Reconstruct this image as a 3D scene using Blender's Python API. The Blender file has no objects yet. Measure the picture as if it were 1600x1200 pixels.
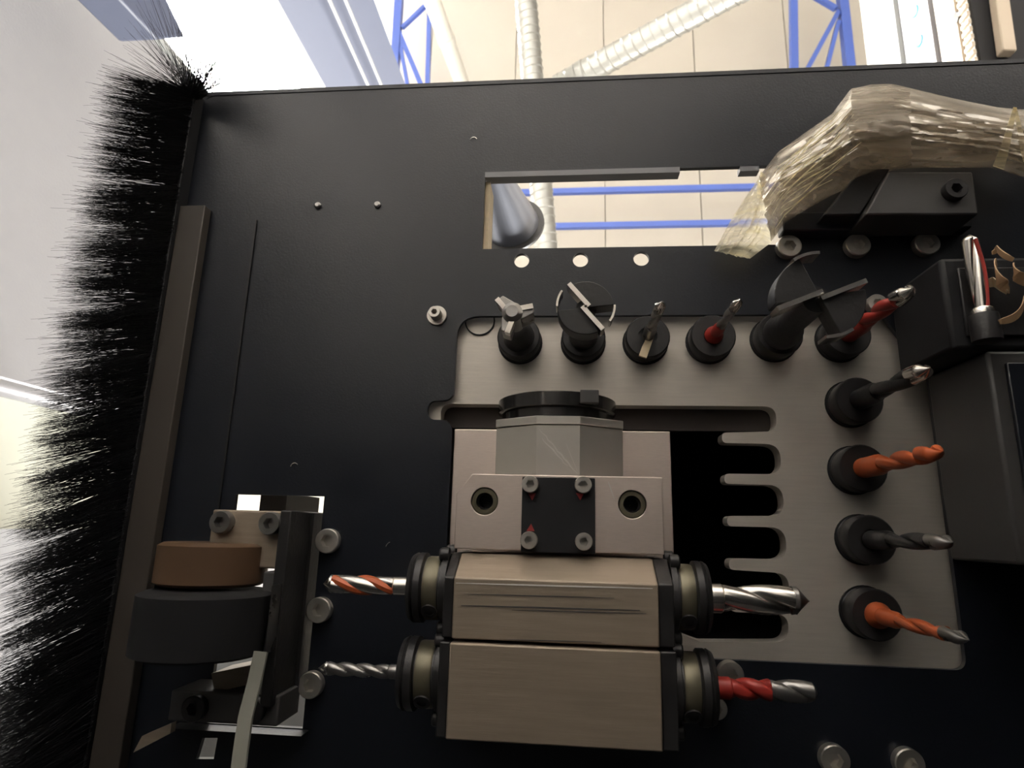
import bpy, bmesh, math, random
from mathutils import Vector, Matrix, noise
from mathutils.geometry import tessellate_polygon
random.seed(7)
SC = bpy.context.scene
COL = SC.collection
PI = math.pi

# ------------------------------------------------------------------ camera
F = 970.0
CAM = Vector((0, 0, 1.0))
Zc = Vector((90, -230, 970)).normalized()          # world up, seen in camera (right, up, forward)
Xc = Vector((10300, -50, -970)); Xc = (Xc - Zc * Xc.dot(Zc)).normalized()
r_, u_, f_ = Vector((1, 0, 0)), Vector((0, 1, 0)), Vector((0, 0, 1))
def cross_lh(a, b):                                  # the (right, up, forward) frame is left-handed
    return -a.cross(b)
Yc = cross_lh(Zc, Xc)
if Yc.y > 0: Yc = -Yc                                # image-down is world +Y
def to_world(v): return Vector((v.dot(Xc), v.dot(Yc), v.dot(Zc)))
RW, UW, FW = to_world(r_), to_world(u_), to_world(f_)
cd = bpy.data.cameras.new('camera'); cam = bpy.data.objects.new('camera', cd); COL.objects.link(cam)
M = Matrix.Identity(4)
for i in range(3):
    M[i][0], M[i][1], M[i][2], M[i][3] = RW[i], UW[i], -FW[i], CAM[i]
cam.matrix_world = M
cd.sensor_width = 36; cd.lens = F / 1600 * 36; cd.dof.use_dof = True; cd.dof.focus_distance = 0.325; cd.dof.aperture_fstop = 20; cd.clip_start = 0.01; cd.clip_end = 100
SC.camera = cam

# ------------------------------------------------------------------ world, lamps, exposure
SC.view_settings.view_transform = 'Standard'; SC.view_settings.look = 'None'
SC.view_settings.gamma = 1; SC.view_settings.use_curve_mapping = False
SC.view_settings.exposure = 0.3
w = bpy.data.worlds.new('hall_air'); SC.world = w; w.use_nodes = True
w.node_tree.nodes['Background'].inputs[0].default_value = (1, 0.93, 0.84, 1)
w.node_tree.nodes['Background'].inputs[1].default_value = 0.0
def area(name, loc, sx, sy, power, rot=(0, 0, 0), col=(1, 0.95, 0.88)):
    l = bpy.data.lights.new(name, 'AREA'); l.shape = 'RECTANGLE'; l.size = sx; l.size_y = sy
    l.energy = power; l.color = col
    o = bpy.data.objects.new(name, l); o.location = loc; o.rotation_euler = rot; COL.objects.link(o)
    return o
# ceiling lamps of the hall behind the photographer; the roof light in view carries its own light
LAMPS = [(-3.6, 3.5), (2.6, 3.5)]
for (lx, ly) in LAMPS:
    area('ceiling_lamp_offscreen', (lx, ly, 6.8), 1.2, 2.4, 1500, (0, 0, 0), (1, 0.97, 0.93))
def U(u, v, h):
    d = to_world(Vector(((u - 800) / F, (600 - v) / F, 1)))
    return CAM + d * (h / d.z)
def UX(u, v, x):
    d = to_world(Vector(((u - 800) / F, (600 - v) / F, 1)))
    return CAM + d * ((x - CAM.x) / d.x)

# ------------------------------------------------------------------ materials
MATS = {}
def mat(name, col, rough=0.5, metal=0.0, nscale=0, namp=0.0, bump=0.0, bscale=200, spec=0.5, aniso=None, coat=0.0):
    if name in MATS: return MATS[name]
    m = bpy.data.materials.new(name); m.use_nodes = True
    nt = m.node_tree; b = nt.nodes['Principled BSDF']
    b.inputs['Base Color'].default_value = (*col, 1); b.inputs['Roughness'].default_value = rough
    b.inputs['Metallic'].default_value = metal
    b.inputs['Specular IOR Level'].default_value = spec
    b.inputs['Coat Weight'].default_value = coat
    tc = nt.nodes.new('ShaderNodeTexCoord')
    src = tc.outputs['Object']
    if aniso:
        mp = nt.nodes.new('ShaderNodeMapping'); mp.inputs['Scale'].default_value = aniso
        nt.links.new(src, mp.inputs['Vector']); src = mp.outputs['Vector']
    if namp:
        n = nt.nodes.new('ShaderNodeTexNoise'); n.inputs['Scale'].default_value = nscale; n.inputs['Detail'].default_value = 6
        nt.links.new(src, n.inputs['Vector'])
        cr = nt.nodes.new('ShaderNodeMapRange')
        cr.inputs['To Min'].default_value = 1 - namp; cr.inputs['To Max'].default_value = 1 + namp
        nt.links.new(n.outputs['Fac'], cr.inputs['Value'])
        mx = nt.nodes.new('ShaderNodeVectorMath'); mx.operation = 'SCALE'
        mx.inputs[0].default_value = col; nt.links.new(cr.outputs['Result'], mx.inputs['Scale'])
        nt.links.new(mx.outputs['Vector'], b.inputs['Base Color'])
        mr = nt.nodes.new('ShaderNodeMapRange')
        mr.inputs['To Min'].default_value = max(0, rough - min(.12, namp * .6)); mr.inputs['To Max'].default_value = min(1, rough + min(.12, namp * .6))
        nt.links.new(n.outputs['Fac'], mr.inputs['Value']); nt.links.new(mr.outputs['Result'], b.inputs['Roughness'])
    if bump:
        n2 = nt.nodes.new('ShaderNodeTexNoise'); n2.inputs['Scale'].default_value = bscale; n2.inputs['Detail'].default_value = 3
        nt.links.new(src, n2.inputs['Vector'])
        bp = nt.nodes.new('ShaderNodeBump'); bp.inputs['Strength'].default_value = bump; bp.inputs['Distance'].default_value = 0.001
        nt.links.new(n2.outputs['Fac'], bp.inputs['Height']); nt.links.new(bp.outputs['Normal'], b.inputs['Normal'])
    MATS[name] = m
    return m
def emit(name, col, s):
    m = bpy.data.materials.new(name); m.use_nodes = True
    b = m.node_tree.nodes['Principled BSDF']
    b.inputs['Base Color'].default_value = (*col, 1)
    b.inputs['Emission Color'].default_value = (*col, 1); b.inputs['Emission Strength'].default_value = s
    return m
BLACK = mat('black_powder_coat', (0.010, 0.012, 0.018), 0.31, 0, 30, 0.12, 0.09, 900)
BLACKM = mat('blackened_steel', (0.024, 0.023, 0.024), 0.40, 0.2, 90, 0.25, 0.15, 400)
RUBBER = mat('black_rubber', (0.016, 0.016, 0.018), 0.6, spec=0.25)
DARKG = mat('dark_grey_paint', (0.06, 0.058, 0.058), 0.45, 0, 20, 0.15, 0.05, 500)
ALU = mat('brushed_aluminium', (0.68, 0.635, 0.575), 0.42, 0.55, 14, 0.10, 0.10, 60, aniso=(4, 60, 60))
ALU2 = mat('milled_aluminium', (0.72, 0.62, 0.565), 0.36, 0.75, 25, 0.10, 0.15, 120, aniso=(10, 90, 10))
ALUD = mat('worn_cast_aluminium', (0.33, 0.27, 0.21), 0.5, 0.4, 14, 0.22, 0.10, 30, aniso=(2.0, 26, 26))
ALUF = mat('facet_aluminium', (0.66, 0.63, 0.585), 0.32, 0.75, 40, 0.06)
STEEL = mat('bright_steel', (0.72, 0.69, 0.65), 0.22, 1.0, 60, 0.15)
STEELG = mat('grey_carbide', (0.32, 0.31, 0.30), 0.3, 0.9, 80, 0.2)
ZINC = mat('zinc_screw', (0.66, 0.63, 0.58), 0.36, 0.85, 150, 0.2)
BRASS = mat('olive_bronze', (0.16, 0.145, 0.10), 0.42, 0.6, 60, 0.2)
RED = mat('red_coating', (0.34, 0.03, 0.022), 0.38, 0.1, 120, 0.3)
ORANGE = mat('orange_coating', (0.48, 0.10, 0.03), 0.38, 0.1, 120, 0.3)
CREAM = mat('cream_sheet', (0.41, 0.385, 0.34), 0.55, 0, 3, 0.03)
BLUE = mat('blue_paint', (0.06, 0.11, 0.40), 0.45)
GALV = mat('galvanised_duct', (0.36, 0.365, 0.35), 0.38, 0.8, 12, 0.12)
WHITEP = mat('white_pipe', (0.48, 0.465, 0.42), 0.4)
PANEL = mat('grey_hammered_paint', (0.32, 0.32, 0.335), 0.42, 0.1, 40, 0.04, 0.16, 320)
PANEL2 = mat('pale_green_grey_paint', (0.60, 0.61, 0.52), 0.5, 0, 20, 0.05)
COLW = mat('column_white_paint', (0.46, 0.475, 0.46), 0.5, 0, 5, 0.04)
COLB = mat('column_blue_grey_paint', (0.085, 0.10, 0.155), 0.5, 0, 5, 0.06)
STRAP = mat('grey_cable_sleeve', (0.24, 0.24, 0.21), 0.6)
BROWN = mat('rust_brown_drum', (0.11, 0.062, 0.034), 0.5, 0.1, 30, 0.25)
BROWNG = mat('dusty_brown_grey', (0.055, 0.046, 0.039), 0.55, 0, 25, 0.2)
WOOD = mat('pale_wood', (0.66, 0.54, 0.36), 0.6, 0, 20, 0.15, aniso=(1, 12, 1))
SHAVE = mat('wood_shaving', (0.50, 0.32, 0.18), 0.6, 0, 60, 0.3)
CAPB = mat('cyan_cap', (0.06, 0.42, 0.75), 0.35)
FLOORM = mat('light_concrete', (0.74, 0.71, 0.67), 0.6, 0, 2, 0.08)
TANP = mat('tan_sheet', (0.52, 0.44, 0.34), 0.5, 0.1)
LIP = mat('grey_lip', (0.20, 0.20, 0.215), 0.4, 0.2)
POLB = mat('polished_black_steel', (0.07, 0.067, 0.065), 0.16, 0.7, 60, 0.2)
SLOTB = mat('dusty_brown_steel', (0.06, 0.05, 0.046), 0.55, 0.2, 40, 0.2)
SCRW = mat('bare_scratch', (0.75, 0.72, 0.68), 0.7)
REDP = mat('red_marker_paint', (0.30, 0.03, 0.03), 0.6)
BRIST = mat('black_bristle', (0.012, 0.012, 0.015), 0.28, 0, spec=0.6)

# ------------------------------------------------------------------ mesh helpers
W = {}
def tag(o, label=None, cat=None, group=None, kind=None):
    if label: o['label'] = label
    if cat: o['category'] = cat
    if group: o['group'] = group
    if kind: o['kind'] = kind
    return o
def thing(name, label, cat, loc, group=None):
    o = bpy.data.objects.new(name, None); COL.objects.link(o); o.location = loc; o.empty_display_size = 0.02
    W[o] = Vector(loc)
    return tag(o, label, cat, group)
class MB:
    def __init__(s): s.v = []; s.f = []
    def add(s, vs, fs):
        n = len(s.v); s.v += [Vector(x) for x in vs]; s.f += [tuple(i + n for i in f) for f in fs]; return s
    def box(s, a, b):
        x0, y0, z0 = a; x1, y1, z1 = b
        x0, x1 = min(x0, x1), max(x0, x1); y0, y1 = min(y0, y1), max(y0, y1); z0, z1 = min(z0, z1), max(z0, z1)
        return s.add([(x0,y0,z0),(x1,y0,z0),(x1,y1,z0),(x0,y1,z0),(x0,y0,z1),(x1,y0,z1),(x1,y1,z1),(x0,y1,z1)],
                     [(0,3,2,1),(4,5,6,7),(0,1,5,4),(1,2,6,5),(2,3,7,6),(3,0,4,7)])
    def prism(s, poly, off):
        n = len(poly); off = Vector(off)
        return s.add([Vector(p) for p in poly] + [Vector(p) + off for p in poly],
                     [tuple(range(n))[::-1], tuple(range(n, 2 * n))] + [(i, (i + 1) % n, n + (i + 1) % n, n + i) for i in range(n)])
    def lathe(s, prof, o, axis=(0, 0, 1), seg=28, rmod=None, caps=True):
        o = Vector(o); ax = Vector(axis).normalized()
        a = ax.orthogonal().normalized()
        if abs(ax.z) > 0.99: a = Vector((1, 0, 0))
        b = ax.cross(a)
        vs = []; fs = []
        for k, (r, t) in enumerate(prof):
            for i in range(seg):
                th = 2 * PI * i / seg
                rr = r * (rmod(k, th) if rmod else 1)
                vs.append(o + ax * t + (a * math.cos(th) + b * math.sin(th)) * rr)
        for k in range(len(prof) - 1):
            for i in range(seg):
                j = (i + 1) % seg
                fs.append((k * seg + i, k * seg + j, (k + 1) * seg + j, (k + 1) * seg + i))
        if caps:
            fs.append(tuple(range(seg))[::-1]); m = (len(prof) - 1) * seg
            fs.append(tuple(range(m, m + seg)))
        return s.add(vs, fs)
    def tube(s, path, r, seg=10):
        path = [Vector(p) for p in path]; n = len(path)
        rs = r if isinstance(r, (list, tuple)) else [r] * n
        vs = []; fs = []; prev = None
        for k, p in enumerate(path):
            t = (path[min(k + 1, n - 1)] - path[max(k - 1, 0)]).normalized()
            a = t.orthogonal().normalized() if prev is None else (prev - t * prev.dot(t)).normalized()
            prev = a; b = t.cross(a)
            for i in range(seg):
                th = 2 * PI * i / seg
                vs.append(p + (a * math.cos(th) + b * math.sin(th)) * rs[k])
        for k in range(n - 1):
            for i in range(seg):
                j = (i + 1) % seg
                fs.append((k * seg + i, k * seg + j, (k + 1) * seg + j, (k + 1) * seg + i))
        fs.append(tuple(range(seg))[::-1]); fs.append(tuple(range((n - 1) * seg, n * seg)))
        return s.add(vs, fs)
    def bar(s, p, q, w_, h_, up=(0, 0, 1)):
        p, q = Vector(p), Vector(q); t = (q - p).normalized(); side = t.cross(Vector(up)).normalized(); up2 = side.cross(t)
        a = [p + side * sx * w_ / 2 + up2 * sz * h_ / 2 for sx, sz in ((-1,-1),(1,-1),(1,1),(-1,1))]
        return s.prism(a, q - p)
    def ribbon(s, path, wid, side, th=0.0006):
        path = [Vector(p) for p in path]; n = len(path); vs = []; fs = []
        for k, p in enumerate(path):
            t = (path[min(k + 1, n - 1)] - path[max(k - 1, 0)]).normalized()
            sd = Vector(side); sd = (sd - t * sd.dot(t)).normalized(); nn = t.cross(sd)
            wv = wid[k] if isinstance(wid, (list, tuple)) else wid
            vs += [p + sd * wv / 2 + nn * th / 2, p - sd * wv / 2 + nn * th / 2, p - sd * wv / 2 - nn * th / 2, p + sd * wv / 2 - nn * th / 2]
        for k in range(n - 1):
            for i in range(4):
                j = (i + 1) % 4; fs.append((k*4+i, k*4+j, (k+1)*4+j, (k+1)*4+i))
        fs.append((0,1,2,3)); m = (n-1)*4; fs.append((m+3,m+2,m+1,m))
        return s.add(vs, fs)
    def mesh(s, name, m, center=None, angle=35):
        me = bpy.data.meshes.new(name)
        c = center if center is not None else Vector((0, 0, 0))
        me.from_pydata([tuple(v - c) for v in s.v], [], s.f)
        bm = bmesh.new(); bm.from_mesh(me); bmesh.ops.recalc_face_normals(bm, faces=bm.faces); bm.to_mesh(me); bm.free()
        me.shade_smooth(); me.set_sharp_from_angle(angle=math.radians(angle))
        if m: me.materials.append(m)
        return me
    def build(s, name, m, parent=None, bevel=0.0, angle=35, origin=None):
        if origin is None:
            lo = Vector([min(v[i] for v in s.v) for i in range(3)]); hi = Vector([max(v[i] for v in s.v) for i in range(3)])
            origin = (lo + hi) / 2
        me = s.mesh(name, m, origin, angle)
        return place(name, me, origin, parent, bevel)
def place(name, me, at, parent=None, bevel=0.0):
    o = bpy.data.objects.new(name, me); COL.objects.link(o); W[o] = Vector(at)
    if parent is not None:
        o.parent = parent; o.location = Vector(at) - W[parent]
    else: o.location = at
    if bevel:
        b = o.modifiers.new('edge', 'BEVEL'); b.width = bevel; b.segments = 2; b.limit_method = 'ANGLE'; b.angle_limit = math.radians(40)
    return o
def circ(c, r, n=24):
    return [Vector((c.x + r * math.cos(2 * PI * i / n), c.y + r * math.sin(2 * PI * i / n), c.z)) for i in range(n)]
def plate_mb(outer, holes, z0, z1):
    loops = [[Vector((p.x, p.y, z0)) for p in outer]] + [[Vector((p.x, p.y, z0)) for p in h] for h in holes]
    flat = [p for l in loops for p in l]
    tris = tessellate_polygon(loops)
    mb = MB(); n = len(flat); fs = []
    for t in tris:
        fs.append(tuple(t)); fs.append(tuple(i + n for i in t[::-1]))
    k = 0
    for l in loops:
        m = len(l)
        for i in range(m):
            a, b = k + i, k + (i + 1) % m
            fs.append((a, b, b + n, a + n))
        k += m
    mb.add(flat + [Vector((p.x, p.y, z1)) for p in flat], fs)
    return mb
def fillet(pts, rads, n=6):
    out = []; m = len(pts)
    for i in range(m):
        p = Vector(pts[i]); r = rads[i] if isinstance(rads, (list, tuple)) else rads
        if not r: out.append(p); continue
        a = (Vector(pts[i - 1]) - p); b = (Vector(pts[(i + 1) % m]) - p)
        la, lb = a.length, b.length; a.normalize(); b.normalize()
        ang = a.angle(b); d = min(r / math.tan(ang / 2), la * 0.49, lb * 0.49)
        p0, p1 = p + a * d, p + b * d
        for k in range(n + 1):
            t = k / n; out.append(p0 * (1 - t) ** 2 + p * 2 * t * (1 - t) + p1 * t * t)
    return out

# socket-head screw meshes (head points down)
def screw_mesh(r, hh, name='socket_screw'):
    mb = MB(); ri = r * 0.52
    def rm(k, th):
        if k in (3, 4, 5):
            a = (th % (PI / 3)) - PI / 6
            return math.cos(PI / 6) / math.cos(a)
        return 1
    mb.lathe([(r, 0), (r, -hh * 0.86), (r * 0.93, -hh), (ri, -hh), (ri * 0.97, -hh * 0.05), (ri * 0.2, -hh * 0.04)], (0, 0, 0), (0, 0, 1), 36, rm)
    return mb.mesh(name, ZINC)
SCR = {}
def screw(parent, p, r=0.0055, hh=0.006, washer=0.0, m=None, nm='socket_screw'):
    k = (round(r, 5), round(hh, 5), m.name if m else '')
    if k not in SCR:
        SCR[k] = screw_mesh(r, hh)
        if m: SCR[k].materials[0] = m
    o = place(nm, SCR[k], p, parent)
    if washer:
        mb = MB().lathe([(washer, 0.0003), (washer, -0.0014), (washer * 0.94, -0.0018), (r * 0.9, -0.0018), (r * 0.9, 0.0003)], p, (0, 0, 1), 32)
        mb.build('washer', ZINC, o)
    return o

# ================================================================== THE HALL
CH = 6.9                     # ceiling height above the camera
ceil = MB().box((-9, -12, 1 + CH + 0.06), (9, 9, 1 + CH + 0.2)).build('ceiling', CREAM); tag(ceil, kind='structure')
xs = U(943, 60, CH).x; pw = U(1083, 60, CH).x - xs
pm = None
for i in range(-9, 9):
    x0 = xs + i * pw
    if pm is None:
        pm = MB().box((-pw / 2 + 0.006, -10.4, -0.03), (pw / 2 - 0.006, 10.4, 0.03)).mesh('ceiling_panel', CREAM)
    place('ceiling_panel', pm, (x0 + pw / 2, -1.5, 1 + CH + 0.03), ceil)
tag(MB().box((-9, -12, -0.1), (9, 9, 0)).build('floor', FLOORM), kind='structure')
tag(MB().box((-9, -12.2, 0), (9, -12, 8.2)).build('wall_back', CREAM), kind='structure')
tag(MB().box((-9.2, -12, 0), (-9, 9, 8.2)).build('wall_left', CREAM), kind='structure')
tag(MB().box((9, -12, 0), (9.2, 9, 8.2)).build('wall_right', CREAM), kind='structure')
tag(MB().box((-9, 9, 0), (9, 9.2, 8.2)).build('wall_front', CREAM), kind='structure')

# roof light, bright white behind the column
a, b_, c, d = U(225, -60, 6.6), U(520, -60, 6.6), U(520, 160, 6.6), U(225, 160, 6.6)
rl = thing('roof_light', 'blown-out white roof light glowing beside the pale column', 'light', ((a + c) / 2))
LX0, LX1 = min(a.x, d.x), max(b_.x, c.x); LY0, LY1 = a.y, c.y
MB().box((LX0, LY0, 7.60), (LX1, LY1, 7.63)).build('diffuser', emit('roof_light_glow', (1, 0.985, 0.96), 110), rl)
fr = MB()
for (p, q) in (((LX0, LY0), (LX1, LY0)), ((LX0, LY1), (LX1, LY1)), ((LX0, LY0), (LX0, LY1)), ((LX1, LY0), (LX1, LY1))):
    fr.bar((*p, 7.62), (*q, 7.62), 0.08, 0.12)
fr.build('frame', COLW, rl)

# blue purlins and trusses under the ceiling
for v, lab in ((300, 'blue purlin crossing the ceiling, the upper of two seen through the plate window'),
               (354, 'blue purlin crossing the ceiling, just above the lower lip of the plate window')):
    p = U(868, v, 6.5); q = U(1300, v - 1, 6.5)
    tag(MB().box((-0.6 + p.x * 0, p.y - 0.032, p.z - 0.03), (q.x + 4, p.y + 0.032, p.z + 0.03)).build('roof_purlin', BLUE), lab, 'beam', 'blue roof purlins')
def truss(name, label, segs):
    t = thing(name, label, 'truss', U(*segs[0][0], 6.4))
    for (p, q, wpx, h0, h1, nm) in segs:
        a, b = U(*p, h0), U(*q, h1); ww = wpx * (h0 + h1) / 2 / F
        MB().bar(a, b, ww, ww).build(nm, BLUE, t)
    return t
truss('roof_truss', 'blue steel roof truss between the blue-grey column and the white pipe', [
    ((626, -40), (613, 180), 15, 6.3, 6.3, 'chord'), ((671, 20), (667, 180), 8, 6.3, 6.3, 'chord'),
    ((628, 44), (664, 10), 7, 6.3, 6.25, 'brace'), ((624, 52), (663, 145), 9, 6.3, 6.25, 'brace'), ((624, 62), (640, 150), 7, 6.3, 6.25, 'brace')])
truss('roof_truss', 'blue steel roof truss with splayed braces beside the perforated cable tray', [
    ((1312, -40), (1332, 150), 15, 6.3, 6.3, 'chord'), ((1239, -40), (1241, 150), 12, 6.3, 6.3, 'chord'),
    ((1272, -6), (1306, 14), 8, 6.3, 6.25, 'brace'), ((1310, 18), (1255, 120), 8, 6.3, 6.25, 'brace'), ((1310, 34), (1288, 120), 7, 6.3, 6.25, 'brace')])

# spiral ducts
def spiral_duct(label, p, q, r0, r1, pitch, collars=()):
    p, q = Vector(p), Vector(q); L = (q - p).length; ax = (q - p).normalized()
    t = thing('spiral_duct', label, 'duct', p)
    MB().lathe([(r0, 0), (r1, L)], p, ax, 28).build('duct_wall', GALV, t)
    a = ax.orthogonal().normalized(); b = ax.cross(a); pts = []
    n = int(L / pitch * 18)
    for i in range(n):
        s = i / (n - 1); th = 2 * PI * s * L / pitch; r = r0 + (r1 - r0) * s
        pts.append(p + ax * L * s + (a * math.cos(th) + b * math.sin(th)) * r)
    MB().tube(pts, pitch * 0.09, 5).build('spiral_seam', GALV, t)
    for cpos in collars:
        r = r0 + (r1 - r0) * cpos
        MB().lathe([(r, 0), (r * 1.07, 0.005), (r * 1.07, 0.05), (r, 0.055)], p + ax * L * cpos, ax, 28).build('collar', GALV, t)
    return t
spiral_duct('upright ribbed silver spiral duct running down behind the plate window', U(818, -50, 3.3), U(857, 440, 3.5), 20 * 3.3 / F, 19.5 * 3.5 / F, 0.055, (0.55,))
spiral_duct('silver spiral duct slanting across the cream ceiling to the upright duct', U(1260, -75, 2.9), U(872, 136, 3.7), 26 * 2.9 / F, 21 * 3.7 / F, 0.06, (0.86, 0.2))
wp = thing('plastic_pipe', 'white jointed plastic pipe slanting past the blue truss', 'pipe', U(660, -40, 3.0))
p, q = U(661, -40, 3.0), U(733, 160, 4.3); ax = (q - p).normalized(); L = (q - p).length
MB().lathe([(17.5 * 3 / F, 0), (12.5 * 4.3 / F, L)], p, ax, 24).build('pipe_wall', WHITEP, wp)
MB().lathe([(.055, 0), (.061, .004), (.061, .07), (.055, .075)], p + ax * L * 0.40, ax, 24).build('joint_collar', WHITEP, wp)

# machine column behind the head (vertical)
def bear(u, v, dist):
    d = U(u, v, 1.0) - CAM; d.z = 0; return d.normalized() * dist
m0, l0, r0 = bear(508, 135, 1.45), bear(466, 135, 1.56), bear(633, 131, 1.52)
colm = thing('machine_column', 'tall pale and blue-grey column rising behind the plate edge', 'column', (m0.x, m0.y, 0))
back = l0 + (r0 - m0)
foot = [m0, r0, back, l0]
def vert_face(p, q, off, m, name):
    n = Vector((p - q).to_tuple()); n = Vector((-n.y, n.x, 0)).normalized()
    if n.dot(p) > 0: n = -n
    MB().prism([p + Vector((0, 0, 0.0)), q, q - n * off, p - n * off], (0, 0, 5.5)).build(name, m, colm)
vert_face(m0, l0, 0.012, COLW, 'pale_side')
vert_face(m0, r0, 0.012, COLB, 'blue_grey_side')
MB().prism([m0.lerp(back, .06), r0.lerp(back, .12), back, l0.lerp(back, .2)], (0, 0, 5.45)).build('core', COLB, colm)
for (uu, lab) in ((575, 'left_hand'), (596, 'right_hand')):
    g = bear(uu, 133, 1.40)
    MB().box((g.x - .003, g.y - .003, 0), (g.x + .003, g.y + .003, 5.4)).build('seam_strip', COLW, colm)
hb = bear(438, 46, 1.5)
# ------- grey housing wall at the left
XW = -0.62
e1, e2 = UX(246, 67, XW), UX(45, 605, XW)
hw = thing('housing_wall', 'large light-grey hammered-paint machine housing wall beyond the black bristles', 'machine housing', (XW, (e1.y + e2.y) / 2, 0))
MB().box((XW - 0.03, e1.y, 0.1), (XW, e2.y, 3.2)).build('panel', PANEL, hw, 0.004)
MB().box((XW - 0.05, e1.y - 0.012, 0.1), (XW + 0.006, e1.y - 0.001, 3.2)).build('edge_strip', COLW, hw)
MB().lathe([(0.012, 0.1), (0.012, 3.2)], (XW - 0.012, e2.y + 0.004, 0), (0, 0, 1), 16).build('rounded_edge', PANEL, hw)
MB().box((XW - 0.08, e2.y + 0.004, 0.1), (XW - 0.06, e2.y + 0.16, 3.2)).build('return_panel', PANEL2, hw)
y3 = UX(20, 742, XW - 0.12).y
MB().box((XW - 0.16, y3, 0.1), (XW - 0.12, y3 + 1.4, 3.2)).build('rear_panel', PANEL, hw)
XB = -0.50
poly = [UX(a, b, XB) for a, b in ((120, -70), (236, -70), (262, 0), (290, 58), (246, 62), (190, 2))]
tag(MB().prism(poly, (-0.05, 0, 0)).build('angle_bracket', COLB, None, 0.003), 'blue-grey steel angle bracket above the brush corner, against the grey wall', 'bracket')

# ------- beam with linear guide at the right
XR = 0.62
gb = thing('guide_beam', 'machine beam with capped linear guide rail above the plate corner', 'machine beam', (XR, -1.2, 1.9))
yA, yB = -2.4, -0.30
def hstrip(u0, u1, proud, m, name):
    za, zb = UX(u0, 50, XR).z, UX(u1, 50, XR).z
    return MB().box((XR - proud, yA, zb), (XR + 0.02, yB, za)).build(name, m, gb)
hstrip(1349, 1396, 0.00, CREAM, 'cable_tray')
hstrip(1396, 1412, 0.012, COLW, 'edge_profile')
hstrip(1412, 1423, 0.004, PANEL, 'rail_seat')
rail = hstrip(1423, 1470, 0.014, PANEL, 'linear_rail')
hstrip(1470, 1475, 0.003, COLB, 'groove')
tp = hstrip(1475, 1508, 0.010, TANP, 'tan_strip')
rk = hstrip(1508, 1518, 0.006, STEEL, 'gear_rack')
zr = UX(1436, 60, XR - .014)
for i in range(-1, 6):
    yy = UX(1438, 62, XR - .0145).y - i * 0.062
    MB().lathe([(0.0105, 0), (0.0105, 0.0016), (0.009, 0.0022)], (XR - 0.0135, yy, zr.z), (-1, 0, 0), 20).build('cap', CAPB, rail)
    MB().lathe([(0.0016, 0), (0.0016, 0.001)], (XR - 0.0135, yy - 0.028, zr.z - .02), (-1, 0, 0), 10).build('joint_dot', DARKG, rail)
zz = UX(1492, 30, XR - .010)
MB().lathe([(0.011, 0), (0.010, 0.0008)], (XR - 0.0096, zz.y, zz.z), (-1, 0, 0), 20).build('bolt_hole', BROWNG, tp)
zt = UX(1372, 50, XR)
dots = MB()
for i in range(26):
    yy = UX(1372, 50, XR).y + 0.16 - i * 0.016
    dots.lathe([(0.0022, 0), (0.0022, 0.0006)], (XR, yy, zt.z), (-1, 0, 0), 8)
tag(dots.build('perforations', DARKG, gb), kind='stuff')
th = UX(1513, 50, XR - .006); tm = MB()
for i in range(60):
    yy = th.y + 0.25 - i * 0.014
    tm.box((XR - 0.011, yy, th.z - .010), (XR - 0.006, yy + 0.007, th.z + .008))
tag(tm.build('rack_teeth', TANP, gb), kind='stuff')
zb = UX(1518, 50, XR).z
MB().box((XR + 0.004, yA, zb - .004), (XR + 0.6, yB, zb + 0.012)).build('underside', RUBBER, gb)
MB().box((XR + 0.02, yA, zb + .012), (XR + 0.6, yB, UX(1349, 50, XR).z)).build('beam_body', CREAM, gb)
pA = U(1566, 92, zb - 1.004); pB = U(1545, -60, zb - 1.004)
MB().bar(pA + Vector((0, 0, -.01)), pB + Vector((0, 0, -.01)), 0.020, 0.016).build('slide_bar', TANP, gb, 0.002)

# ================================================================== THE HEAD
HP = 0.332                   # underside of the black plate, above the camera
def P(u, v, h=HP): return U(u, v, h)
TOPY = P(860, 126).y
BLX = P(262, 400).x          # left rim of the plate
PXR = P(1690, 95).x
outer = [Vector((BLX - .01, TOPY, 0)), Vector((PXR, TOPY, 0)), Vector((PXR, P(900, 1260).y, 0)), Vector((BLX - .01, P(900, 1260).y, 0))]
wx0, wy0, wy1 = P(757, 300).x, P(900, 267).y, P(900, 387).y
wx1 = P(1222, 330).x
window = [Vector((wx0, wy0, 0)), Vector((wx1, wy0, 0)), Vector((wx1, wy1, 0)), Vector((wx0, wy1, 0))]
tx0, tyt, tyb = P(712, 560).x, P(900, 493).y, P(1200, 1034).y
txr = P(1466, 700).x
yn0, yn1 = P(690, 626).y, P(690, 656).y
xn = P(668, 640).x
xl = P(706, 680).x
tray = fillet([Vector((tx0, tyt, 0)), Vector((P(1378, 498).x, tyt, 0)), Vector((txr, P(1462, 585).y, 0)), Vector((txr, tyb, 0)), Vector((xl, tyb, 0)),
               Vector((xl, yn1, 0)), Vector((xn, yn1, 0)), Vector((xn, yn0, 0)), Vector((tx0, yn0, 0))],
              [0.013, 0.004, 0.004, 0.006, 0.004, 0.008, 0.0052, 0.0052, 0.008])
hx0, hx1 = P(366, 790).x, P(506, 785).x
hy0, hy1 = P(440, 774).y, P(450, 1137).y
slot = [Vector((hx0, hy0, 0)), Vector((hx1, hy0, 0)), Vector((hx1, hy1, 0)), Vector((hx0, hy1, 0))]
small = [P(316, 1153), P(340, 1153), P(334, 1186), P(306, 1186)]
holes3 = [circ(P(815, 407), 0.0044), circ(P(907, 406), 0.0044), circ(P(1002, 404), 0.0044)]
bp = thing('head_plate', 'black powder-coated drilling head plate with rectangular window and cutouts', 'machine plate', P(800, 600))
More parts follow.
